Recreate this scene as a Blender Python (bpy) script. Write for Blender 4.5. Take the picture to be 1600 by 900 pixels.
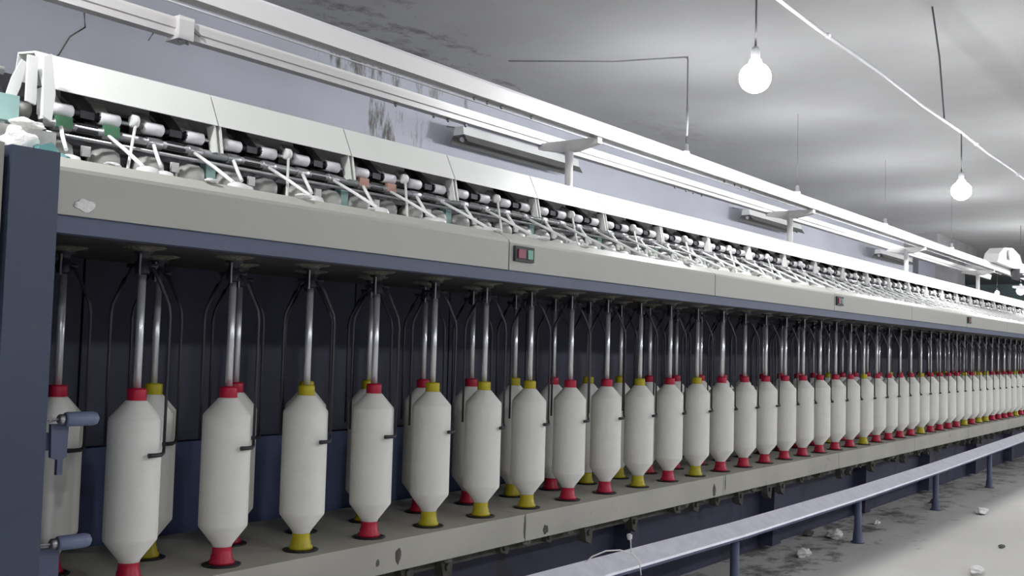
import bpy, bmesh, math, random
from mathutils import Vector, Matrix, noise
random.seed(7)
PI = math.pi
H = 0.90                      # eye height above the floor (m); X runs along the machine, Y away from the eye
S = bpy.context.scene
COL = S.collection
for o in list(bpy.data.objects):
    bpy.data.objects.remove(o)

# ---------------------------------------------------------------- camera
F, YAW, PIT, ROL = 1600.0, .9267, .0561, .0269
fw = Vector((math.sin(YAW)*math.cos(PIT), math.cos(YAW)*math.cos(PIT), math.sin(PIT)))
r0 = Vector((math.cos(YAW), -math.sin(YAW), 0)); u0 = r0.cross(fw)
rr = r0*math.cos(ROL)+u0*math.sin(ROL); uu = -r0*math.sin(ROL)+u0*math.cos(ROL)
cd = bpy.data.cameras.new('camera'); cam = bpy.data.objects.new('camera', cd); COL.objects.link(cam)
cd.sensor_width = 36; cd.lens = 36*F/1600; cd.clip_start = .05; cd.clip_end = 200
M = Matrix((rr, uu, -fw)).transposed().to_4x4(); M.translation = Vector((0, 0, H)); cam.matrix_world = M
S.camera = cam
# ---------------------------------------------------------------- world and exposure
w = bpy.data.worlds.new('world'); S.world = w; w.use_nodes = True
w.node_tree.nodes['Background'].inputs[0].default_value = (.8, .85, 1, 1)
w.node_tree.nodes['Background'].inputs[1].default_value = 0.0
S.view_settings.view_transform = 'Standard'; S.view_settings.look = 'None'
S.view_settings.gamma = 1; S.view_settings.use_curve_mapping = False
S.view_settings.exposure = 0.0
BULB = 350.0                  # emission of the bulbs over the machine
BULB_AISLE, BULB_WALL = 340.0, 480.0
# lamps: (x, y, z above eye); the rows hang along the machine and along the aisle behind the photographer
LAMPS_A = [(.51+3.48*i, 1.75, 1.15) for i in range(7)]
LAMPS_B = [(x, -2.0, 1.25) for x in (-1.2, 2.28, 5.1, 7.4, 9.7, 12.0, 14.3, 17.8)]  # unseen aisle row; closer spacing at right added to brighten the beam
LAMPS_C = [(19.0, 3.5, 1.15)]+[(x, 3.64, 1.456) for x in (-.5, 7.03, 9.3, 12.0, 15.0)]  # first hangs far off; the rest added behind the track to light the wall

# ---------------------------------------------------------------- materials
def lin(c): return tuple((v/12.92 if v <= .04045 else ((v+.055)/1.055)**2.4) for v in [x/255 for x in c])
MATS = {}
def mat(name, col, rough=.6, metal=0, var=.06, scale=8, bump=0, bscale=60, col2=None, emis=0, dirt=None, dirtscale=3, dirtthr=.6, spec=.5, stretch=None):
    m = bpy.data.materials.new(name); m.use_nodes = True; nt = m.node_tree; b = nt.nodes['Principled BSDF']
    b.inputs['Roughness'].default_value = rough; b.inputs['Metallic'].default_value = metal
    b.inputs['Specular IOR Level'].default_value = spec
    tc = nt.nodes.new('ShaderNodeTexCoord'); n = nt.nodes.new('ShaderNodeTexNoise')
    src = tc.outputs['Object']
    if stretch:
        mp = nt.nodes.new('ShaderNodeMapping'); mp.inputs['Scale'].default_value = stretch
        nt.links.new(src, mp.inputs['Vector']); src = mp.outputs['Vector']
    n.inputs['Scale'].default_value = scale; n.inputs['Detail'].default_value = 6
    nt.links.new(src, n.inputs['Vector'])
    c = lin(col); a = tuple(max(0, v*(1-var)) for v in c); d = tuple(min(1, v*(1+var)) for v in c)
    if col2: d = lin(col2)
    r = nt.nodes.new('ShaderNodeValToRGB'); r.color_ramp.elements[0].position = .35; r.color_ramp.elements[1].position = .65
    r.color_ramp.elements[0].color = (*a, 1); r.color_ramp.elements[1].color = (*d, 1)
    nt.links.new(n.outputs['Fac'], r.inputs['Fac']); out = r.outputs['Color']
    if dirt:
        n2 = nt.nodes.new('ShaderNodeTexNoise'); n2.inputs['Scale'].default_value = dirtscale; n2.inputs['Detail'].default_value = 8
        n2.inputs['Roughness'].default_value = .7
        nt.links.new(src, n2.inputs['Vector'])
        r2 = nt.nodes.new('ShaderNodeValToRGB'); r2.color_ramp.elements[0].position = dirtthr; r2.color_ramp.elements[1].position = dirtthr+.12
        r2.color_ramp.elements[0].color = (0, 0, 0, 1); r2.color_ramp.elements[1].color = (1, 1, 1, 1)
        nt.links.new(n2.outputs['Fac'], r2.inputs['Fac'])
        mx = nt.nodes.new('ShaderNodeMixRGB'); mx.inputs[2].default_value = (*lin(dirt), 1)
        nt.links.new(r2.outputs['Color'], mx.inputs[0]); nt.links.new(out, mx.inputs[1]); out = mx.outputs[0]
    nt.links.new(out, b.inputs['Base Color'])
    if bump:
        n3 = nt.nodes.new('ShaderNodeTexNoise'); n3.inputs['Scale'].default_value = bscale; n3.inputs['Detail'].default_value = 5
        nt.links.new(tc.outputs['Object'], n3.inputs['Vector'])
        bp = nt.nodes.new('ShaderNodeBump'); bp.inputs['Strength'].default_value = bump; bp.inputs['Distance'].default_value = .02
        nt.links.new(n3.outputs['Fac'], bp.inputs['Height']); nt.links.new(bp.outputs['Normal'], b.inputs['Normal'])
    if emis:
        b.inputs['Emission Color'].default_value = (.97, .98, 1, 1); b.inputs['Emission Strength'].default_value = emis
    MATS[name] = m
    return m

mat('cream_paint', (226, 227, 222), .45, var=.03, scale=3, dirt=(150, 148, 138), dirtscale=9, dirtthr=.72)
mat('beam_paint', (176, 176, 168), .45, var=.03, scale=2, dirt=(120, 118, 108), dirtscale=30, dirtthr=.74)
mat('rail_paint', (172, 170, 160), .6, var=.08, scale=4, dirt=(96, 90, 80), dirtscale=14, dirtthr=.64)
mat('blue_paint', (86, 93, 118), .5, var=.06, scale=4)
mat('panel_blue', (64, 74, 96), .5, var=.10, scale=3, dirt=(84, 84, 86), dirtscale=2.5, dirtthr=.62)
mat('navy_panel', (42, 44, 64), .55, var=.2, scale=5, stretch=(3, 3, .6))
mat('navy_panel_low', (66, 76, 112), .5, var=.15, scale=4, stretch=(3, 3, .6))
mat('plinth_navy', (58, 58, 82), .6, var=.2, scale=3, dirt=(34, 32, 34), dirtscale=5, dirtthr=.55)
mat('under_dark', (64, 60, 60), .7, var=.25, scale=8, dirt=(112, 108, 100), dirtscale=7, dirtthr=.62)
mat('white_enamel', (222, 222, 220), .35, var=.02, scale=3)
mat('track_paint', (224, 221, 220), .4, var=.03, scale=2)
mat('dark_steel', (52, 50, 54), .35, metal=.6, var=.2, scale=20)
mat('black_rubber', (28, 26, 28), .6, var=.2, scale=20)
mat('flyer_metal', (58, 57, 64), .45, metal=.3, var=.15, scale=15)
mat('chrome', (228, 229, 232), .25, metal=.55, var=.03, scale=30)
mat('steel', (168, 168, 170), .3, metal=.85, var=.1, scale=20)
mat('sleeve', (226, 224, 228), .5, var=.04, scale=40)
mat('yarn', (236, 235, 228), .85, var=.02, scale=20, bump=.25, bscale=9, spec=.15)
mat('strand', (248, 248, 246), .8, var=.01, spec=.1)
mat('red_plastic', (188, 22, 58), .4, var=.06, scale=20)
mat('yellow_plastic', (190, 176, 26), .4, var=.06, scale=20)
mat('green_rubber', (70, 122, 88), .6, var=.1, scale=20)
mat('teal_paint', (92, 148, 148), .5, var=.1, scale=15, dirt=(196, 200, 200), dirtscale=20, dirtthr=.55)
mat('pale_teal', (150, 184, 180), .5, var=.08, scale=15)
mat('copper', (170, 128, 112), .5, metal=.2, var=.1, scale=20)
mat('pot_metal', (150, 150, 146), .5, metal=.15, var=.18, scale=16, col2=(186, 186, 180), dirt=(96, 98, 82), dirtscale=14, dirtthr=.6)
mat('lint', (238, 236, 234), .95, var=.05, scale=40, bump=.3, bscale=120, spec=.05)
mat('grey_lint', (120, 118, 110), .95, var=.2, scale=40, bump=.6, bscale=80, spec=.05)
mat('dirty_bracket', (82, 80, 74), .8, var=.3, scale=25)
mat('foot_top', (238, 237, 250), .3, var=.06, scale=20, dirt=(206, 206, 220), dirtscale=60, dirtthr=.62)  # near white so the tread reads as lit though the beam shades it
mat('foot_blue', (84, 92, 120), .5, var=.12, scale=20)
mat('wire_grey', (150, 150, 152), .6, var=.05)
mat('cord_dark', (96, 96, 100), .6, var=.05)
mat('conduit_white', (225, 225, 228), .5, var=.04)
mat('bulb', (255, 255, 255), .4, emis=BULB)
mat('bulb_aisle', (255, 255, 255), .4, emis=BULB_AISLE)
mat('bulb_wall', (255, 255, 255), .4, emis=BULB_WALL)
mat('socket', (190, 190, 192), .5)
mat('fixture_in', (92, 92, 90), .5, var=.1)
mat('glass_dark', (170, 170, 184), .5, var=.05)
mat('frame_grey', (104, 104, 110), .5, var=.08)
mat('button_red', (138, 50, 70), .4); mat('button_green', (110, 168, 148), .4)
mat('plate_dark', (40, 44, 48), .5)
mat('sensor_blue', (112, 122, 150), .35, var=.05)
mat('lens', (214, 206, 206), .2)
mat('teal_wall', (150, 168, 172), .8, var=.1, scale=1)
mat('concrete_beam', (150, 150, 150), .9, var=.1, scale=3, bump=.2, bscale=20)
mat('ceiling', (176, 176, 176), .95, var=.16, scale=1.3, bump=.5, bscale=7, dirt=(120, 118, 116), dirtscale=2.2, dirtthr=.62)
mat('floor', (190, 188, 184), .75, var=.08, scale=1.6, bump=.2, bscale=14, dirt=(128, 124, 118), dirtscale=3.5, dirtthr=.63)

def stain_shade_material(name, base, dark, blobs, stretch=(7, 7, 1.6)):
    # base coat with stains; on the floor, dirt that also deepens the beam's shade: blobs = (x, z, half-width, half-height, strength)
    m = bpy.data.materials.new(name); m.use_nodes = True; nt = m.node_tree; b = nt.nodes['Principled BSDF']
    b.inputs['Roughness'].default_value = .9; b.inputs['Specular IOR Level'].default_value = .2
    L = nt.links.new
    tc = nt.nodes.new('ShaderNodeTexCoord')
    n = nt.nodes.new('ShaderNodeTexNoise'); n.inputs['Scale'].default_value = .8; n.inputs['Detail'].default_value = 8
    L(tc.outputs['Object'], n.inputs['Vector'])
    r = nt.nodes.new('ShaderNodeValToRGB'); c = lin(base)
    r.color_ramp.elements[0].color = (*[v*.93 for v in c], 1); r.color_ramp.elements[1].color = (*[min(1, v*1.06) for v in c], 1)
    r.color_ramp.elements[0].position = .35; r.color_ramp.elements[1].position = .65
    L(n.outputs['Fac'], r.inputs['Fac']); out = r.outputs['Color']
    sx = nt.nodes.new('ShaderNodeSeparateXYZ'); L(tc.outputs['Object'], sx.inputs[0])
    mp = nt.nodes.new('ShaderNodeMapping'); mp.inputs['Scale'].default_value = stretch; L(tc.outputs['Object'], mp.inputs['Vector'])
    ns = nt.nodes.new('ShaderNodeTexNoise'); ns.inputs['Scale'].default_value = 1.3; ns.inputs['Detail'].default_value = 9; ns.inputs['Roughness'].default_value = .75
    L(mp.outputs[0], ns.inputs['Vector'])
    def math_(op, a, bb):
        q = nt.nodes.new('ShaderNodeMath'); q.operation = op
        for i, v in enumerate((a, bb)):
            if isinstance(v, (int, float)): q.inputs[i].default_value = v
            else: L(v, q.inputs[i])
        return q.outputs[0]
    for (x, z, hw, hh, st, ax) in blobs:
        dx = math_('DIVIDE', math_('SUBTRACT', sx.outputs[0], x), hw)
        dz = math_('DIVIDE', math_('SUBTRACT', sx.outputs[ax], z), hh)
        d = math_('ADD', math_('MULTIPLY', dx, dx), math_('MULTIPLY', dz, dz))
        k = math_('SUBTRACT', 1.0, d)
        q = math_('ADD', math_('MULTIPLY', k, .5), math_('MULTIPLY', math_('SUBTRACT', ns.outputs['Fac'], .5), 3.2))
        rp = nt.nodes.new('ShaderNodeValToRGB'); rp.color_ramp.elements[0].position = .35; rp.color_ramp.elements[1].position = .75
        rp.color_ramp.elements[1].color = (st, st, st, 1)
        L(q, rp.inputs['Fac'])
        gate = nt.nodes.new('ShaderNodeMath'); gate.operation = 'GREATER_THAN'; L(k, gate.inputs[0]); gate.inputs[1].default_value = -.6
        fac = math_('MULTIPLY', rp.outputs['Color'], gate.outputs[0])
        mx = nt.nodes.new('ShaderNodeMixRGB'); mx.inputs[2].default_value = (*lin(dark), 1)
        L(fac, mx.inputs[0]); L(out, mx.inputs[1]); out = mx.outputs[0]
    L(out, b.inputs['Base Color'])
    bp = nt.nodes.new('ShaderNodeBump'); bp.inputs['Strength'].default_value = .12; bp.inputs['Distance'].default_value = .03
    n3 = nt.nodes.new('ShaderNodeTexNoise'); n3.inputs['Scale'].default_value = 6; n3.inputs['Detail'].default_value = 7
    L(tc.outputs['Object'], n3.inputs['Vector']); L(n3.outputs['Fac'], bp.inputs['Height']); L(bp.outputs['Normal'], b.inputs['Normal'])
    MATS[name] = m
stain_shade_material('wall_paint', (188, 190, 200), (100, 96, 88), [
    (5.50, H+2.10, .60, .28, .95, 2), (5.75, H+1.60, .40, .42, .95, 2), (5.4, H+2.2, .8, .12, .9, 2), (6.15, H+1.72, .2, .3, .6, 2), (6.75, H+2.05, .12, .16, .9, 2), (6.25, H+2.1, .3, .15, .6, 2)])
stain_shade_material('ceiling_paint', (160, 160, 159), (110, 108, 106), [
    (5.3, 5.1, .9, .5, .9, 1), (6.8, 5.45, .5, .25, .8, 1), (4.6, 4.9, .6, .6, .55, 1), (9.5, 5.0, 1.2, .5, .25, 1), (5.9, 5.4, 1.2, .3, .9, 1)], (2.2, 3.2, 1))
stain_shade_material('floor_paint', (200, 198, 195), (96, 92, 88), [(8, 1.9, 14, .5, .75, 1), (3, 1.9, 5, .45, .6, 1)], (2.5, 3.5, 1))  # dirty strip along the machine, its dark tone also deepening the beam's shadow

# ---------------------------------------------------------------- mesh helpers
class MB:
    """collects shapes; coordinates are (x, y, z above the floor)"""
    def __init__(s): s.bm = bmesh.new(); s.smooth = False
    def box(s, x0, x1, y0, y1, z0, z1):
        vs = [s.bm.verts.new((x, y, z)) for x in (x0, x1) for y in (y0, y1) for z in (z0, z1)]
        for f in ((0, 1, 3, 2), (4, 6, 7, 5), (0, 4, 5, 1), (2, 3, 7, 6), (0, 2, 6, 4), (1, 5, 7, 3)):
            s.bm.faces.new([vs[i] for i in f])
        return s
    def prism(s, pts, a0, a1, axis='x'):
        """polygon in the plane across `axis`, run from a0 to a1"""
        def mk(a, p):
            return (a, p[0], p[1]) if axis == 'x' else ((p[0], a, p[1]) if axis == 'y' else (p[0], p[1], a))
        A = [s.bm.verts.new(mk(a0, p)) for p in pts]; B = [s.bm.verts.new(mk(a1, p)) for p in pts]
        n = len(pts)
        s.bm.faces.new(A[::-1]); s.bm.faces.new(B)
        for i in range(n): s.bm.faces.new((A[i], A[(i+1) % n], B[(i+1) % n], B[i]))
        return s
    def lathe(s, prof, c=(0, 0, 0), axis=(0, 0, 1), seg=20):
        """prof: (radius, distance along axis)"""
        ax = Vector(axis).normalized(); t = Vector((1, 0, 0)) if abs(ax.x) < .9 else Vector((0, 1, 0))
        u = ax.cross(t).normalized(); v = ax.cross(u); c = Vector(c)
        rings = []
        for r, h in prof:
            r = max(r, 1e-5)
            rings.append([s.bm.verts.new(c+ax*h+(u*math.cos(2*PI*k/seg)+v*math.sin(2*PI*k/seg))*r) for k in range(seg)])
        for a, b in zip(rings, rings[1:]):
            for k in range(seg):
                f = s.bm.faces.new((a[k], a[(k+1) % seg], b[(k+1) % seg], b[k])); f.smooth = True
        s.bm.faces.new(rings[0][::-1]); s.bm.faces.new(rings[-1])
        return s
    def cyl(s, p, q, r, r2=None, seg=12):
        p, q = Vector(p), Vector(q); d = (q-p).length
        return s.lathe([(r, 0), (r if r2 is None else r2, d)], p, q-p, seg)
    def tube(s, pts, r, seg=8):
        pts = [Vector(p) for p in pts]; rings = []
        for i, p in enumerate(pts):
            d = (pts[min(i+1, len(pts)-1)]-pts[max(i-1, 0)]).normalized()
            t = Vector((0, 0, 1)) if abs(d.z) < .9 else Vector((1, 0, 0))
            u = d.cross(t).normalized(); v = d.cross(u)
            ri = r[i] if isinstance(r, (list, tuple)) else r
            rings.append([s.bm.verts.new(p+(u*math.cos(2*PI*k/seg)+v*math.sin(2*PI*k/seg))*ri) for k in range(seg)])
        for a, b in zip(rings, rings[1:]):
            for k in range(seg):
                f = s.bm.faces.new((a[k], a[(k+1) % seg], b[(k+1) % seg], b[k])); f.smooth = True
        s.bm.faces.new(rings[0][::-1]); s.bm.faces.new(rings[-1])
        return s
    def ball(s, c, r, sub=2, sc=(1, 1, 1), jit=0, rng=random):
        g = bmesh.ops.create_icosphere(s.bm, subdivisions=sub, radius=1)
        for v in g['verts']:
            k = 1+(rng.uniform(-jit, jit) if jit else 0)
            v.co = Vector((v.co.x*r*sc[0]*k+c[0], v.co.y*r*sc[1]*k+c[1], v.co.z*r*sc[2]*k+c[2]))
            for f in v.link_faces: f.smooth = True
        return s
    def fluff(s, c, r, sc=(1, 1, 1), seed=0, sub=4):
        g = bmesh.ops.create_icosphere(s.bm, subdivisions=sub, radius=1); q = Vector((seed*3.1, seed*1.7, seed))
        for v in g['verts']:
            p = v.co.copy(); k = 1+.42*noise.noise(p*1.5+q)+.14*noise.noise(p*3.6+q)+.05*noise.noise(p*12+q)
            v.co = Vector((p.x*r*sc[0]*k+c[0], p.y*r*sc[1]*k+c[1], p.z*r*sc[2]*k+c[2]))
            for f in v.link_faces: f.smooth = True
        return s
    def mesh(s, name, material, bevel=0):
        if bevel:
            es = [e for e in s.bm.edges if len(e.link_faces) == 2 and not (e.link_faces[0].smooth and e.link_faces[1].smooth)
                  and e.calc_face_angle(0) > .6]
            bmesh.ops.bevel(s.bm, geom=es, offset=bevel, segments=2, affect='EDGES', clamp_overlap=True)
        bmesh.ops.recalc_face_normals(s.bm, faces=s.bm.faces)
        me = bpy.data.meshes.new(name); s.bm.to_mesh(me); s.bm.free(); me.materials.append(MATS[material]); return me
    def build(s, name, material, parent=None, bevel=0, loc=None):
        o = bpy.data.objects.new(name, s.mesh(name, material, bevel)); COL.objects.link(o)
        if parent: o.parent = parent
        if loc: o.location = loc
        return o
def empty(name, loc):
    o = bpy.data.objects.new(name, None); o.empty_display_size = .05; o.location = loc; COL.objects.link(o); return o
def tag(o, label, cat, group=None):
    o['label'] = label; o['category'] = cat
    if group: o['group'] = group
    return o
def struct(o): o['kind'] = 'structure'; return o
CH = {}
def attach(o, p): o.parent = p; CH.setdefault(p.name, []).append(o); return o
def copy_tree(o, loc, kids):
    c = o.copy(); COL.objects.link(c); c.location = loc
    def rec(src, dst):
        for ch in kids.get(src.name, []):
            d = ch.copy(); COL.objects.link(d); d.parent = dst; rec(ch, d)
    rec(o, c); return c
def kidmap(root):
    m = {}
    def rec(o):
        m[o.name] = list(o.children)
        for c in o.children: rec(c)
    rec(root); return m
ORD = ['first', 'second', 'third', 'fourth', 'fifth', 'sixth', 'seventh', 'eighth', 'ninth', 'tenth', 'eleventh', 'twelfth', 'thirteenth',
       'fourteenth', 'fifteenth', 'sixteenth', 'seventeenth', 'eighteenth', 'nineteenth']
TENS = ['twent', 'thirt', 'fort', 'fift', 'sixt']
def ordn(i):
    """1 -> first"""
    if i < 20: return ORD[i-1]
    t, u = divmod(i, 10)
    return TENS[t-2]+'ieth' if u == 0 else TENS[t-2]+'y-'+ORD[u-1]

# ================================================================= ROOM
X0, X1, YN, YB, CZ = -4.0, 34.0, -4.5, 5.6, H+2.27
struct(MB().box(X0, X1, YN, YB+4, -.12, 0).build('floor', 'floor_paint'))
struct(MB().box(X0, X1, YN, YB+4, CZ, CZ+.12).build('ceiling', 'ceiling_paint'))
struct(MB().box(X0, 24.0, YB, YB+.15, 0, CZ).build('wall_back', 'wall_paint'))
struct(MB().box(24.0, X1, YB+3.0, YB+3.15, 0, CZ).build('wall_bay', 'teal_wall'))
struct(MB().box(23.9, 24.0, YB+.15, YB+3.0, 0, CZ).build('wall_return', 'teal_wall'))
struct(MB().box(X0-.15, X0, YN, YB+4, 0, CZ).build('wall_left', 'wall_paint'))
struct(MB().box(X1, X1+.15, YN, YB+4, 0, CZ).build('wall_right', 'teal_wall'))
struct(MB().box(X0, X1, YN-.15, YN, 0, CZ).build('wall_front', 'wall_paint'))
# concrete pier and beam stub up in the corner, far down the wall
m = MB(); m.box(19.6, 22.6, 5.0, 5.6, CZ-.30, CZ); m.box(21.7, 22.3, 5.15, 5.6, CZ-1.0, CZ-.3)
struct(m.build('trim_1', 'concrete_beam', bevel=.01))
# framed window far along the wall
m = MB()
for a, b in ((20.2, 20.32), (21.9, 22.02), (23.1, 23.22)): m.box(a, b, 5.53, 5.6, H+.9, H+1.93)
m.box(20.2, 23.22, 5.53, 5.6, H+1.87, H+1.95); m.box(20.2, 23.22, 5.53, 5.6, H+.86, H+.94); m.box(20.32, 21.9, 5.55, 5.6, H+1.5, H+1.55)
win = struct(m.build('window_1', 'frame_grey'))
MB().box(20.32, 23.1, 5.575, 5.59, H+.94, H+1.87).build('pane', 'glass_dark', win)
# crack in the plaster: thin grooves
m = MB()
pts = [(3.22, 2.02), (3.20, 1.88), (3.21, 1.80), (3.12, 1.72), (3.06, 1.60), (2.98, 1.52)]
m.tube([(x, 5.6, H+z) for x, z in pts], .005, 5)
m.tube([(3.62, 5.6, H+1.98), (3.66, 5.6, H+1.88), (3.63, 5.6, H+1.83)], .004, 5)
tag(m.build('wall_crack', 'grey_lint'), 'thin jagged crack in the bluish wall above the left end of the machine', 'crack')

# ================================================================= ROVING FRAME BODY
MX0, MX1 = .79, 13.2
rf = empty('roving_machine', (1, 1.9, 0))
tag(rf, 'long cream and blue roving frame machine standing along the wall', 'spinning machine')
def rp(m, name, material, bevel=0, parent=rf):
    o = m.build(name, material, None, bevel); o.parent = parent
    o.matrix_parent_inverse = Matrix.Translation(Vector(parent.location)*-1) if parent is rf else Matrix.Identity(4)
    return o
def face_panel(x0, x1, nm='beam_cover'):
    m = MB(); g = .0025
    m.prism([(1.60, H+.196), (1.60, H+.268), (1.603, H+.275), (1.640, H+.297), (1.66, H+.297), (1.66, H+.292), (1.63, H+.27), (1.63, H+.196)], x0+g, x1-g)
    return rp(m, nm, 'beam_paint')
joints = [.862]+[2.114+1.215*i for i in range(10)]
joints[-1] = MX1
for a, b in zip(joints, joints[1:]): face_panel(a, b)
rp(MB().box(.862, MX1, 1.608, 1.64, H+.166, H+.199), 'beam_edge_strip', 'blue_paint')
rp(MB().box(.862, MX1, 1.632, 2.25, H+.175, H+.19), 'beam_underside', 'under_dark')
rp(MB().box(.862, MX1, 1.632, 1.70, H+.19, H+.285), 'beam_core', 'under_dark')
rp(MB().box(.862, MX1, 1.70, 2.25, H+.27, H+.285), 'beam_deck', 'pot_metal')
# roller stand behind the rollers
rp(MB().prism([(2.13, H+.285), (2.13, H+.50), (2.20, H+.56), (2.62, H+.56), (2.62, H+.285)], 1.05, MX1), 'roller_stand', 'dark_steel')
rp(MB().box(1.05, MX1, 2.26, 2.6, .02, H+.285), 'machine_body', 'panel_blue')
# steel rails the rollers ride on
rp(MB().cyl((1.085, 2.045, H+.437), (MX1, 2.045, H+.437), .010, seg=10), 'bottom_roller_shaft', 'steel')
rp(MB().cyl((1.085, 2.022, H+.412), (MX1, 2.022, H+.412), .0045, seg=8), 'roller_beam_strip', 'steel')
rp(MB().box(1.085, MX1, 2.075, 2.10, H+.37, H+.43), 'back_strip', 'dark_steel')
# panels behind the bobbins: dark above, bluer below, seams between sheets
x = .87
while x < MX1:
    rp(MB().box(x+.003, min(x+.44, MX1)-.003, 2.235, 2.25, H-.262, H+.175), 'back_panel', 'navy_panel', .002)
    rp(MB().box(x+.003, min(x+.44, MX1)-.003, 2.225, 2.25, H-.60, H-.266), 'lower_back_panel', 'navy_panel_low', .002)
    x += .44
# bobbin rail
rj = [.87]+[2.398+1.30*i for i in range(9)]; rj[-1] = MX1
for a, b in zip(rj, rj[1:]):
    rp(MB().box(a+.002, b-.002, 1.730, 2.16, H-.556, H-.480), 'bobbin_rail', 'rail_paint', .004)
# dark gear and bracket clutter hanging under the bobbin rail
rp(MB().box(.87, MX1, 1.79, 1.83, H-.592, H-.556), 'rail_drive_shaft_cover', 'dirty_bracket')
random.seed(3)
xx = 1.2; nb = 0
while xx < 11.5 and nb < 46:
    w = random.uniform(.03, .07); h = random.uniform(.035, .075); y = 1.755+random.uniform(0, .02)
    m = MB(); m.prism([(xx, H-.556), (xx+w, H-.556), (xx+w*.8, H-.556-h), (xx+w*.25, H-.556-h*.8)], y, y+.03, 'y')
    m.cyl((xx+w*.5, y-.008, H-.556-h*.45), (xx+w*.5, y, H-.556-h*.45), .009)
    rp(m, 'rail_bracket', 'dirty_bracket'); xx += random.uniform(.13, .30); nb += 1
rp(MB().box(.87, MX1, 1.93, 1.95, .0, H-.56), 'plinth', 'plinth_navy')
for k in range(9):
    xa = 1.9+1.30*k
    rp(MB().prism([(xa, .02), (xa+.10, .02), (xa+.07, H-.56), (xa+.03, H-.56)], 1.86, 1.93, 'y'), 'lifter_foot', 'plinth_navy', .003)
# left end: the post and the cabinet
rp(MB().box(.792, .872, 1.575, 2.25, .0, H+.292), 'end_post', 'panel_blue', .004)
rp(MB().box(.30, .786, 1.585, 2.6, .0, H+.295), 'headstock_cabinet', 'rail_paint', .004)
# chips and scuffs
rc = random.Random(21)
for (x, z, a, b, mm) in ((1.87, -.520, .010, .018, 'dirty_bracket'), (1.80, -.527, .006, .008, 'dirty_bracket'), (2.394, -.515, .004, .03, 'dirty_bracket'),
                         (2.50, -.535, .014, .012, 'dirty_bracket'), (3.62, -.53, .012, .02, 'dirty_bracket'), (3.716, -.51, .004, .03, 'dirty_bracket')):
    rp(MB().fluff((x, 1.7298, H+z), a, (1, .05, b/a), rc.random()*9, 3), 'paint_chip', mm)
rp(MB().fluff((.932, 1.5995, H+.215), .016, (1.2, .06, .6), 5, 3), 'lint_smear', 'lint')
for k in range(14):
    x = 1.0+.22*k+rc.uniform(-.02, .02)
    rp(MB().fluff((x, 1.645+rc.uniform(-.01, .02), H+.300), rc.uniform(.006, .012), (1.8, 1, .5), k, 3), 'lint_tuft', 'lint')
for k in range(16):
    x = 1.7+.33*k+rc.uniform(-.1, .1)
    rp(MB().fluff((x, 1.76, H-.565), rc.uniform(.010, .018), (1.4, .6, 1), k+30, 3), 'lint_tuft', 'grey_lint')
# push button boxes on every second cover
def buttons(x):
    b = rp(MB().box(x-.042, x+.042, 1.592, 1.602, H+.221, H+.261), 'switch_box', 'plate_dark', .002)
    for nm, xa, xb, mm in (('stop_button', -.032, .0, 'button_red'), ('start_button', .009, .031, 'button_green')):
        o = MB().box(x+xa, x+xb, 1.588, 1.592, H+.229, H+.253).build(nm, mm, None, .001)
        o.parent = b
        o['label'] = 'red stop button' if 'stop' in nm else 'green start button'
for x in (2.174, 4.604, 7.03): buttons(x)

# ================================================================= BOBBINS, SPINDLES, FLYERS
ZR = H-.480
def lathe_mesh(name, prof, material, seg=28): return MB().lathe(prof, seg=seg).mesh(name, material)
yarn = lathe_mesh('yarn_package', [(.0195, .038), (.022, .045), (.0505, .082), (.0512, .088), (.0512, .312), (.0502, .318), (.0225, .350), (.0195, .353)], 'yarn')
def bobbin_parts(colour):
    return (lathe_mesh('bobbin_cap', [(.0175, .350), (.0188, .352), (.0188, .372), (.0178, .376), (.009, .377)], colour),
            lathe_mesh('bobbin_base', [(.0270, .003), (.0272, .009), (.0232, .013), (.0225, .021), (.0205, .025), (.0200, .040)], colour))
PARTS = {'red': bobbin_parts('red_plastic'), 'yellow': bobbin_parts('yellow_plastic')}
def mesh_obj(name, me, parent=None):
    o = bpy.data.objects.new(name, me); COL.objects.link(o)
    if parent: o.parent = parent
    return o
def make_bobbin(colour):
    b = empty('roving_bobbin', (0, 0, 0))
    mesh_obj('yarn_package', yarn, b)
    c = mesh_obj('bobbin_cap', PARTS[colour][0], b); d = mesh_obj('bobbin_base', PARTS[colour][1], b)
    c['label'] = colour+' plastic cap'; d['label'] = colour+' plastic foot'
    return b
# flyer: hollow head in the deck, collar, cross shoulder, two arms and a presser finger, hub at the origin (spindle axis, z=0 at the rail)
TOP = .66                       # underside of the beam above the rail (m)
def make_flyer():
    f = empty('flyer', (0, 0, 0))
    MB().lathe([(.013, .602), (.0145, .606), (.0145, .625), (.011, .628), (.011, .640), (.019, .642), (.019, .655)], seg=16).build('neck', 'flyer_metal', f)
    MB().box(-.0015, .0015, -.0155, -.0125, .598, .645).build('neck_glint', 'chrome', f)  # bright strip on the eye side stands in for the neck's highlight
    MB().cyl((-.030, 0, .618), (.030, 0, .618), .0042, seg=8).build('shoulder', 'flyer_metal', f)
    MB().lathe([(.045, .6555), (.040, .652), (.024, .650), (.019, .646)], seg=18).build('collar', 'grey_lint', f)
    for s in (-1, 1):
        MB().tube([(s*.010, 0, .618), (s*.022, 0, .612), (s*.034, 0, .590), (s*.050, 0, .553), (s*.0555, 0, .540), (s*.058, 0, .520), (s*.058, 0, .42), (s*.058, 0, .262)],
                  [.0045, .0045, .004, .0036, .0036, .0034, .003, .003], 8).build('arm', 'flyer_metal', f)
    MB().tube([(.058, 0, .262), (.060, -.008, .252), (.059, -.022, .250), (.053, -.034, .250), (.043, -.044, .250)], [.003, .0035, .0045, .0045, .005], 6).build('presser_finger', 'flyer_metal', f)
    return f
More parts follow.
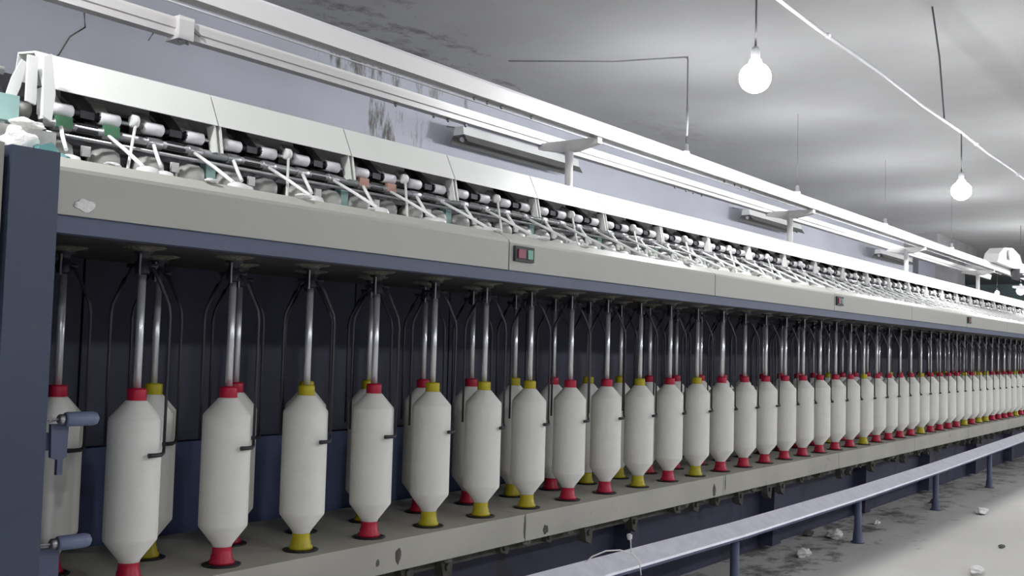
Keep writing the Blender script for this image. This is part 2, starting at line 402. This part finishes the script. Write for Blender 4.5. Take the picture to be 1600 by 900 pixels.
def make_head():
    h = MB().lathe([(.018, .745), (.024, .775), (.025, .80), (.020, .812), (.008, .816)], seg=16)
    return h
def make_spindle():
    s = empty('spindle', (0, 0, 0))
    MB().lathe([(.0078, .353), (.0078, .600)], seg=14).build('rod', 'chrome', s)
    MB().lathe([(.040, .0), (.041, .0025), (.034, .004), (.020, .0045)], seg=24).build('bobbin_wheel', 'dark_steel', s)
    return s
FX, FY, BX, BY, P = 1.178, 1.80, 1.11, 1.97, .22
NF = 50
front = 'RRYRYYYRRYRYRRRRRRRRYRRRRYRRRRYRYY'
front = [{'R': 'red', 'Y': 'yellow'}[c] for c in front]+['red']*(NF-len(front))
for i in (38, 43, 47): front[i] = 'yellow'
back = 'RYRYYRRYRYYRRR'
back = [{'R': 'red', 'Y': 'yellow'}[c] for c in back]
rb = random.Random(5)
while len(back) < NF: back.append('yellow' if rb.random() < .25 else 'red')
proto_b = {c: make_bobbin(c) for c in ('red', 'yellow')}
kb = {c: kidmap(proto_b[c]) for c in proto_b}
used = {'red': 0, 'yellow': 0}
fl0 = make_flyer(); kf = kidmap(fl0); sp0 = make_spindle(); ks = kidmap(sp0)
head_me = make_head().mesh('flyer_cap', 'white_enamel')
lat = -YAW
rnd = random.Random(11)
first = True
for row, (rx, ry, cols, nm) in enumerate(((FX, FY, front, 'front'), (BX, BY, back, 'back'))):
    cnt = {'red': 0, 'yellow': 0}
    for i in range(NF):
        c = cols[i]; cnt[c] += 1
        loc = (rx+P*i, ry, ZR)
        if used[c] == 0: b = proto_b[c]; b.location = loc; used[c] = 1
        else: b = copy_tree(proto_b[c], loc, kb[c])
        b.rotation_euler.z = rnd.uniform(0, 6)
        if row == 0 and i == 0:
            lab = 'large white roving bobbin with red cap, nearest and leftmost of the front row'
        elif row == 1 and i == 0:
            lab = 'white roving bobbin with red cap half hidden behind the blue sensors by the end post'
        else:
            lab = 'white roving bobbin with %s cap, %s bobbin from the left in the %s row' % (c, ordn(i+1), nm)
        tag(b, lab, 'bobbin', 'roving bobbins in the %s row' % nm)
        if first: f, s = fl0, sp0; first = False; f.location = loc; s.location = loc
        else: f = copy_tree(fl0, loc, kf); s = copy_tree(sp0, loc, ks)
        f.rotation_euler.z = lat+rnd.uniform(-.16, .16)+(PI if rnd.random() < .0 else 0)
        tag(f, 'dark two-armed flyer around the %s bobbin from the left in the %s row' % (ordn(i+1), nm), 'flyer', 'flyers of the %s row' % nm)
        tag(s, 'shiny steel spindle rod rising above the %s bobbin from the left in the %s row' % (ordn(i+1), nm), 'spindle', 'spindles of the %s row' % nm)
        h = mesh_obj('flyer_cap', head_me, f)
        h.location = (0, 0, 0 if row == 0 else .028)

# ================================================================= DRAFTING UNITS, HOODS, STRANDS
SX, SP_, NS = 1.075, .44, 27
def hood(x0, dark=False):
    h = MB()
    t = .003
    out = [(2.028, H+.506), (2.066, H+.586), (2.138, H+.594), (2.150, H+.535)]
    inn = [(2.147, H+.535), (2.135, H+.590), (2.069, H+.582), (2.032, H+.506)]
    h.prism([(y-2.03, z-H-.5) for y, z in out+inn], .0025, SP_-.0025)
    o = h.build('hood', 'cream_paint')
    for x in (.004, SP_-.012):
        MB().prism([(-.012, -.060), (.014, -.060), (.030, .004), (.002, .006)], x, x+.005).build('end_plate', 'cream_paint', o, .001)
    # lips bent at the ends
    return o
hd = hood(0); kh = kidmap(hd)
def drafting():
    u = empty('drafting_unit', (0, 0, 0))   # origin at (x0, 2.05, H+.47)
    for k in range(4):
        xc = .055+.11*k
        MB().lathe([(.0095, -.026), (.0125, -.0235), (.0145, -.022), (.0145, .022), (.0125, .0235), (.0095, .026)], (xc, 0, 0), (1, 0, 0), 16).build('top_roller', 'sleeve', u)
        MB().prism([(.012, .006), (.055, .045), (.066, .035), (.066, -.005), (.02, -.012)], xc-.017, xc+.017).build('clearer_cradle', 'pot_metal', u, .002)
        MB().lathe([(.012, -.02), (.0135, -.018), (.0135, .018), (.012, .02)], (xc, -.004, -.034), (1, 0, 0), 14).build('bottom_roller', 'steel', u)
    for k in (0, 2):
        xc = .11+.11*k
        m = MB(); m.cyl((xc-.032, 0, 0), (xc+.032, 0, 0), .0075, seg=10)
        m.prism([(-.010, -.010), (-.010, .006), (.05, .060), (.075, .060), (.075, .030), (.012, -.012)], xc-.016, xc+.016)
        m.build('weighting_arm', 'dark_steel', u, .001)
        for s in (-1, 1):
            MB().lathe([(.009, 0), (.012, .003), (.012, .006), (.007, .008)], (xc+s*.028, 0, 0), (s, 0, 0), 12).build('bearing_cap', 'dark_steel', u)
        MB().prism([(-.012, -.022), (.02, -.022), (.02, -.046), (-.016, -.04)], xc-.024, xc+.024).build('cradle_block', 'black_rubber', u, .002)
    MB().cyl((.165+.02, 0, 0), (.275-.02, 0, 0), .005, seg=8).build('roller_shaft', 'steel', u)
    MB().cyl((.008, 0, 0), (.035, 0, 0), .005, seg=8).build('roller_shaft', 'steel', u)
    MB().cyl((.405, 0, 0), (.432, 0, 0), .005, seg=8).build('roller_shaft', 'steel', u)
    b = MB().lathe([(.010, -.008), (.0145, -.006), (.0145, .006), (.010, .008)], (.22, -.012, .006), (1, 0, 0), 14).build('support_disc', 'cream_paint', u)
    MB().cyl((.22, -.018, -.004), (.15, -.10, -.150), .0036, seg=8).build('stay_rod', 'cream_paint', u)
    for k in range(4):
        xc = .055+.11*k
        MB().lathe([(.016, -.040), (.026, -.034), (.034, -.015), (.036, .008), (.030, .022), (.016, .028)], (xc, .005, -.098), (.8, -.25, -.15), 14).build('condenser_pot', 'pot_metal', u)
        if k % 2 == 0:
            MB().box(xc+.042, xc+.062, -.018, -.012, -.092, -.070).build('bracket_tab', 'cream_paint', u, .002)
    MB().box(.425, .452, .0, .05, -.16, -.05).build('stand_foot', 'pale_teal', u, .003)
    return u
du = drafting(); kd = kidmap(du)
strand_long = MB().tube([(0, 0, 0), (-.030, -.115, -.047), (-.061, -.225, -.094)], .0043, 8).mesh('roving_strand', 'strand')
strand_short = MB().tube([(0, 0, 0), (-.012, -.03, -.026), (-.020, -.060, -.056)], .0043, 8).mesh('roving_strand', 'strand')
clear_cols = {0: 'green_rubber', 2: 'copper'}
for i in range(NS):
    x0 = SX+SP_*i
    h = hd if i == 0 else copy_tree(hd, (0, 0, 0), kh)
    h.location = (x0, 2.03, H+.5)
    tag(h, 'leftmost cream sheet-metal hood, its folded end open to view' if i == 0 else
        'cream sheet-metal hood over the rollers, %s hood from the left' % ordn(i+1), 'hood', 'hoods over the rollers')
    u = du if i == 0 else copy_tree(du, (0, 0, 0), kd)
    u.location = (x0, 2.05, H+.47)
    tag(u, 'row of white rollers and dark arms under the %s hood from the left' % ordn(i+1), 'rollers', 'roller sets under the hoods')
    if i in clear_cols:
        for k in (0, 1):
            o = MB().box(.055+.11*k-.018, .055+.11*k+.018, -.018, -.008, -.040, -.016).build('clearer_pad', clear_cols[i], u, .002)
            o['label'] = ('green' if i == 0 else 'copper coloured')+' clearer pad'
    for k in range(4):
        lg = k % 2 == 1
        s = mesh_obj('roving_strand', strand_long if lg else strand_short)
        s.location = (x0+.044+.11*k, 2.025, H+.4285)
        tag(s, '%s white roving strand, %s one below the %s hood from the left' % (
            'long slanting' if lg else 'short steep', 'left' if k < 2 else 'right', ordn(i+1)),
            'strand', 'roving strands between rollers and flyers')

# ================================================================= LEFT END OF THE ROLLER LINE
e = empty('end_gearing', (1.0, 2.05, H+.35))
tag(e, 'lint-covered teal and white gearing above the blue end post at the left', 'gearing')
def ep(m, name, mm, bevel=0):
    o = m.build(name, mm, e, bevel); o.matrix_parent_inverse = Matrix.Translation(-Vector(e.location)); return o
ep(MB().prism([(1.005, H+.43), (1.03, H+.52), (1.048, H+.56), (1.058, H+.555), (1.047, H+.50), (1.018, H+.42)], 2.06, 2.066, 'y'), 'cover_plate', 'white_enamel')
ep(MB().prism([(1.045, H+.47), (1.045, H+.565), (1.066, H+.565), (1.066, H+.465)], 2.03, 2.037, 'y'), 'cover_plate', 'white_enamel', .002)
ep(MB().prism([(1.066, H+.44), (1.062, H+.56), (1.078, H+.57), (1.09, H+.49), (1.085, H+.43)], 2.00, 2.006, 'y'), 'cover_plate', 'white_enamel', .001)
ep(MB().box(.995, 1.037, 2.04, 2.10, H+.425, H+.478), 'gear_box', 'pale_teal', .004)
ep(MB().cyl((1.035, 2.08, H+.462), (1.075, 2.08, H+.458), .018, seg=16), 'motor_drum', 'pot_metal')
ep(MB().cyl((.6, 2.15, H+.560), (1.035, 2.11, H+.540), .009), 'pipe', 'white_enamel')
ep(MB().box(.96, 1.085, 1.98, 2.12, H+.30, H+.405), 'gear_case', 'pot_metal', .008)
ep(MB().prism([(1.015, H+.30), (1.025, H+.365), (1.05, H+.375), (1.065, H+.36), (1.06, H+.30)], 1.93, 1.97, 'y'), 'teal_bracket', 'teal_paint', .004)
ep(MB().cyl((1.07, 1.96, H+.345), (1.085, 1.94, H+.335), .02, seg=14), 'teal_hub', 'teal_paint')
random.seed(9)
def lint(c, r, sc, seed, lab):
    return tag(MB().fluff(c, r, sc, seed).build('lint_pile', 'lint'), lab, 'lint')
lint((1.0, 1.96, H+.368), .031, (1.15, .45, 1.0), 1, 'white sheet of lint hanging over the gearing above the blue end post')
lint((1.045, 2.02, H+.418), .024, (1.3, .6, .5), 2, 'small white lint lump right under the folded end plates of the first hood')
lint((.80, 1.66, H+.300), .018, (1.4, 1.2, .6), 3, 'white lint lump on top of the cabinet, left of the end post')
# ================================================================= PHOTOCELL SENSORS
def sensor(z, x, lab):
    s = empty('photocell_sensor', (x, 1.66, z))
    ax = (1, -.12, 0)
    MB().lathe([(.011, 0), (.0125, .003), (.0125, .048), (.010, .055), (.003, .058)], (-.004, 0, 0), ax, 20).build('housing', 'sensor_blue', s)
    MB().lathe([(.007, 0), (.0075, .002), (.004, .004)], (.050, -.0065, 0), ax, 14).build('lens', 'lens', s)
    MB().lathe([(.006, -.012), (.009, -.009), (.009, .0), (.004, .001)], (-.004, 0, 0), ax, 12).build('nut', 'steel', s)
    MB().tube([(-.014, 0, 0), (-.03, 0, .002), (-.045, 0, -.002), (-.052, .01, -.015), (-.045, .01, -.03), (-.035, .02, -.036)], .002, 6).build('cable', 'wire_grey', s)
    MB().tube([(-.014, .004, 0), (-.028, .004, -.004), (-.04, .01, .010), (-.06, .02, .012)], .002, 6).build('cable', 'wire_grey', s)
    return tag(s, lab, 'sensor', 'blue sensors beside the end post')
sensor(H-.146, .955, 'upper blue cylindrical sensor on the bracket beside the blue end post')
sensor(H-.355, .952, 'lower blue cylindrical sensor on the bracket beside the blue end post')
m = MB(); m.prism([(.936, H-.155), (.968, H-.155), (.966, H-.212), (.960, H-.216), (.960, H-.242), (.950, H-.242), (.950, H-.216), (.938, H-.212)], 1.675, 1.683, 'y')
m.box(.872, .94, 1.683, 1.688, H-.20, H-.17)
tag(m.build('sensor_bracket', 'blue_paint', None, .001), 'blue flat bracket plate hanging below the upper sensor', 'bracket')
m = MB(); m.box(.925, .962, 1.675, 1.683, 0.0, H-.365); m.box(.872, .93, 1.683, 1.688, H-.42, H-.39)
tag(m.build('sensor_bracket', 'blue_paint', None, .001), 'blue upright bracket plate under the lower sensor', 'bracket')

# ================================================================= OVERHEAD TRACK AND TRAVELLING CLEANER
t = empty('overhead_track', (3.426, 2.3, H+.57))
tag(t, 'white twin-rail overhead track on T-shaped posts above the machine', 'track')
def tp(m, name, mm, bevel=0, par=None):
    o = m.build(name, mm, None, bevel); o.parent = par or t
    o.matrix_parent_inverse = Matrix.Translation(-Vector(t.location)); return o
tp(MB().prism([(2.150, H+.838), (2.150, H+.890), (2.195, H+.890), (2.195, H+.838), (2.188, H+.838), (2.188, H+.882), (2.157, H+.882), (2.157, H+.838)], -3.5, 11.6), 'near_rail', 'track_paint')
tp(MB().cyl((-3.5, 2.185, H+.905), (11.5, 2.185, H+.905), .007, seg=8), 'power_tube', 'conduit_white')
tp(MB().prism([(2.425, H+.828), (2.425, H+.846), (2.419, H+.848), (2.419, H+.877), (2.46, H+.877), (2.46, H+.828)], -3.5, 11.6), 'far_rail', 'track_paint')
tp(MB().cyl((-3.5, 2.30, H+.872), (11.5, 2.30, H+.868), .003, seg=6), 'stay_wire', 'conduit_white')
for k in range(5):
    x = 3.426+2.345*k
    p_ = tp(MB().lathe([(.03, .545), (.03, .562), (.020, .60), (.0165, .62), (.0165, .75), (.019, .79), (.019, .823)], (x, 2.30, H), seg=16), 'post', 'track_paint')
    o = MB().prism([(2.155, H+.812), (2.155, H+.836), (2.445, H+.836), (2.445, H+.812), (2.335, H+.790), (2.265, H+.790)], x-.016, x+.016).build('cross_arm', 'track_paint', p_, .003)
    o.matrix_parent_inverse = Matrix.Identity(4)
rs = random.Random(4)
for yy, zz, xs in ((2.17, .836, (2.65, 2.72, 2.80, 2.98)), (2.44, .826, (2.55, 2.75, 2.83, 2.93, 4.6, 4.72, 4.8, 4.9)), (2.17, .836, (4.6, 4.72, 4.8, 4.9))):
    for x in xs:
        tp(MB().lathe([(.006, 0), (.006, -.006), (.003, -.012)], (x, yy, H+zz), seg=8), 'track_bolt', 'steel')
# junction clamp on the far rail
tp(MB().box(1.652, 1.700, 2.405, 2.470, H+.818, H+.882), 'junction_clamp', 'track_paint', .006)
tp(MB().cyl((1.665, 2.42, H+.810), (1.665, 2.42, H+.82), .005, seg=8), 'clamp_bolt', 'steel')
tp(MB().cyl((1.690, 2.42, H+.810), (1.690, 2.42, H+.82), .005, seg=8), 'clamp_bolt', 'steel')
tp(MB().prism([(1.700, H+.85), (1.700, H+.862), (1.728, H+.845), (1.726, H+.84)], 2.41, 2.418, 'y'), 'clamp_tongue', 'steel')

c = empty('travelling_cleaner', (10.6, 2.25, H+.9))
tag(c, 'white travelling blower with round side port riding the overhead track at far right', 'blower')
def cp(m, name, mm, bevel=0):
    o = m.build(name, mm, c, bevel); o.matrix_parent_inverse = Matrix.Translation(-Vector(c.location)); return o
cp(MB().prism([(10.33, H+.90), (10.42, H+.99), (10.62, H+1.06), (11.0, H+1.09), (11.35, H+1.05), (11.5, H+.95), (11.5, H+.90)], 2.10, 2.23, 'y'), 'body', 'white_enamel', .02)
cp(MB().lathe([(.050, 0), (.058, -.02), (.046, -.03), (.040, -.012)], (10.78, 2.10, H+1.005), (0, 1, 0), 20), 'port_ring', 'pot_metal')
cp(MB().lathe([(.034, 0), (.032, -.03), (.012, -.036)], (10.78, 2.10, H+1.005), (0, 1, 0), 18), 'port_cap', 'white_enamel')
cp(MB().box(11.5, 11.8, 2.11, 2.22, H+.92, H+.98), 'side_duct', 'white_enamel', .015)
cp(MB().box(11.15, 11.45, 2.06, 2.14, H+.80, H+.90), 'drive_motor', 'dark_steel', .01)
cp(MB().cyl((11.25, 2.04, H+.84), (11.25, 2.08, H+.84), .025, seg=14), 'wheel', 'dark_steel')

# ================================================================= PENDANT BULBS, CONDUIT, CORDS
CY, CZC = 1.75, H+1.56
m = MB(); m.tube([(x, CY, CZC-(.012 if k % 2 else 0)) for k, x in enumerate([-1.6+.9*j for j in range(27)])], .009, 8)
cab = m.build('ceiling_conduit', 'conduit_white')
tag(cab, 'thin white conduit strung below the ceiling, bulbs hanging from it', 'conduit')
for x in (4.85, 7.9, 9.4, 11.2):
    MB().ball((x, CY, CZC-.006), .016, 2).build('conduit_clip', 'conduit_white', cab)
def bulb(x, y, z, top, lab, group, mm='bulb', r=.066, cord=.005):
    b = empty('pendant_bulb', (x, y, z+H))
    MB().ball((0, 0, 0), r, 3, (1, 1, .98)).build('bulb', mm, b)
    MB().lathe([(.03, .055), (.026, .075), (.019, .085), (.019, .12), (.012, .13)], seg=14).build('socket', 'socket', b)
    MB().tube([(0, 0, .13), (.003, 0, (top-z)*.5), (0, 0, top-z)], cord, 6).build('cord', 'cord_dark', b)
    return tag(b, lab, 'light bulb', group)
place = ['brightest glowing bulb hanging nearest the camera', 'glowing bulb hanging from the conduit at the right of the photo']
for i, (x, y, z) in enumerate(LAMPS_A):
    bulb(x, y, z, CZC-H, ('glowing bulb on the conduit beyond the left edge, over the end post', *place)[i] if i < 3 else 'glowing bulb on the conduit, %s along it from the nearest' % ordn(i+1), 'bulbs hanging from the conduit')
for i, (x, y, z) in enumerate(LAMPS_B):
    bulb(x, y, z, CZ-H, 'unseen glowing bulb over the aisle behind the photographer, %s from the left' % ordn(i+1), 'bulbs over the aisle', 'bulb_aisle')
bulb(27.5, 5.6, 1.62, CZ-H, 'tiny far glowing bulb beyond the end of the back wall', 'bulbs behind the machine', 'bulb_wall', .05)
bulb(*LAMPS_C[0], CZ-H, 'small distant glowing bulb low at the right edge beyond the track', 'bulbs behind the machine', 'bulb_wall')
for i, (x, y, z) in enumerate(LAMPS_C[1:]):
    bulb(x, y, z, CZ-H, 'unseen bulb added behind the overhead track to light the wall, %s from the left' % ordn(i+1), 'bulbs behind the machine', 'bulb_wall', .05, .003 if i == 1 else .0015)
m = MB().tube([(7.02, 1.75, CZC), (6.93, 1.76, CZC+.4), (6.83, 1.78, CZ)], .006, 6)
tag(m.build('hanger_cord', 'cord_dark'), 'dark cord holding the white conduit up to the ceiling', 'cord')
m = MB().tube([(6.4, 4.9, CZ-.004), (6.85, 4.2, CZ-.004), (7.03, 3.66, CZ-.004), (7.035, 3.64, CZ-.02), (7.04, 3.64, CZ-.35), (7.045, 3.64, CZ-.42), (7.04, 3.64, CZ-.62)],
              [.006, .006, .008, .007, .007, .013, .008], 6)
tag(m.build('ceiling_cable', 'wire_grey'), 'grey cable along the ceiling that drops straight down behind the track', 'cable')

# fluorescent fittings on the back wall
def fitting(x, z, ln, lab):
    f = MB().prism([(-.05, .0), (-.04, .07), (.05, .07), (.06, .0)], 0, ln).build('batten_fitting', 'white_enamel', None, .003)
    f.location = (x, 5.36, H+z)
    MB().prism([(-.095, -.062), (-.055, .0), (.06, .0), (.10, -.062), (.096, -.062), (.058, -.006), (-.052, -.006), (-.091, -.062)], .0, ln).build('reflector', 'fixture_in', f)
    for xx in (.03, ln-.06):
        MB().lathe([(.018, 0), (.022, .02), (.012, .03)], (xx, .0, -.03), (1, 0, 0), 12).build('tube_holder', 'socket', f)
    MB().cyl((.05, 0, -.03), (ln-.06, 0, -.03), .013, seg=10).build('tube', 'fixture_in', f)
    for xx in (.12, ln-.12):
        MB().cyl((xx, .02, .07), (xx, .24, .12), .006, seg=6).build('wall_stay', 'wire_grey', f)
    return tag(f, lab, 'light fitting', 'unlit batten fittings on the back wall')
fitting(6.36, 1.71, 1.72, 'unlit fluorescent batten with grey reflector on the wall, nearest of the three')
fitting(12.0, 1.72, 1.75, 'unlit fluorescent batten on the wall behind the second T-shaped post, middle of the three')
fitting(17.3, 1.70, 1.8, 'unlit fluorescent batten on the wall near the framed window, farthest of the three')

# ================================================================= FOOT RAIL
fr = empty('foot_rail', (3.6, 1.65, 0))
tag(fr, 'low blue foot rail with top painted as if lit on short posts before the machine', 'rail')
nodes = [(1.2, -.655), (2.3, -.656), (3.6, -.670), (5.0, -.668), (6.42, -.655), (7.8, -.634), (9.2, -.612), (11.0, -.60), (13.0, -.60)]
def fp(m, name, mm, bevel=0, par=None):
    o = m.build(name, mm, None, bevel); o.parent = par or fr
    o.matrix_parent_inverse = Matrix.Translation(-Vector(fr.location)) if not par else Matrix.Identity(4); return o
def strip(prof, nm, mm):
    for (xa, za), (xb, zb) in zip(nodes, nodes[1:]):
        m = MB(); A = [m.bm.verts.new((xa, y, H+za+z)) for y, z in prof]; B = [m.bm.verts.new((xb-.002, y, H+zb+z)) for y, z in prof]
        n = len(prof); m.bm.faces.new(A); m.bm.faces.new(B[::-1])
        for i in range(n): m.bm.faces.new((A[i], B[i], B[(i+1) % n], A[(i+1) % n]))
        fp(m, nm, mm)
strip([(1.594, -.014), (1.597, -.007), (1.660, .028), (1.665, .026), (1.665, .008), (1.600, -.014)], 'tread', 'foot_top')  # tilted to the aisle so the tread catches more light
strip([(1.598, -.024), (1.598, -.014), (1.665, .008), (1.665, -.024)], 'rail_bar', 'foot_blue')
for k in range(7):
    x = 3.60+1.393*k
    zt = next(za+(zb-za)*(x-xa)/(xb-xa) for (xa, za), (xb, zb) in zip(nodes, nodes[1:]) if xa <= x < xb or xa < x <= xb)
    q = fp(MB().lathe([(.032, .0), (.032, .006), (.024, .01), (.021, .05), (.017, .06), (.017, H+zt-.022)], (x, 1.634, 0), seg=16), 'post', 'foot_blue')
# yarn loop and lint tuft caught on the rail
m = MB().tube([(2.60, 1.66, H-.643), (2.615, 1.64, H-.618), (2.66, 1.62, H-.605), (2.71, 1.60, H-.607), (2.755, 1.585, H-.622), (2.785, 1.575, H-.650), (2.79, 1.572, H-.69)], .0022, 6)
tag(m.build('yarn_end', 'strand'), 'loose loop of white yarn draped over the foot rail', 'yarn')
m = MB().tube([(2.845, 1.64, H-.650), (2.842, 1.64, H-.615), (2.838, 1.64, H-.592)], [.0018, .002, .0035], 6); m.ball((2.833, 1.64, H-.588), .010, 2, (.9, .9, 1.1), .2)
tag(m.build('yarn_tuft', 'lint'), 'small upright tuft of white lint standing on the foot rail', 'lint')

# lint on the floor
def clump(x, y, r, lab, mm='lint', seed=1):
    rg = random.Random(seed); m = MB()
    m.fluff((0, 0, r*.42), r*.95, (1.25, .8, .5), seed)
    o = m.build('lint_clump', mm); o.location = (x, y, .0)
    return tag(o, lab, 'lint', 'lint clumps on the floor')
clump(6.44, 1.394, .042, 'white fluffy lint clump on the pale floor, farther right one', seed=1)
clump(4.47, 1.703, .040, 'pale lint clump on the dark floor between the first two foot rail posts', seed=2)
clump(5.04, 1.76, .045, 'lint clump against the foot rail post second from the left', seed=3)
clump(5.60, 1.735, .025, 'small lint tuft on the dark floor just past the second foot rail post', seed=4)
clump(5.37, 1.074, .018, 'tiny grey crumb of lint on the pale floor near the right edge', 'grey_lint', seed=5)
clump(4.645, 1.027, .035, 'lint clump on the pale floor at the bottom edge', seed=6)
clump(6.7, 1.72, .03, 'flat lint tuft on the dark floor beyond the third foot rail post', 'grey_lint', seed=7)
clump(5.0, 2.0-.12, .03, 'grey lint clump by the machine plinth behind the foot rail', 'grey_lint', seed=8)
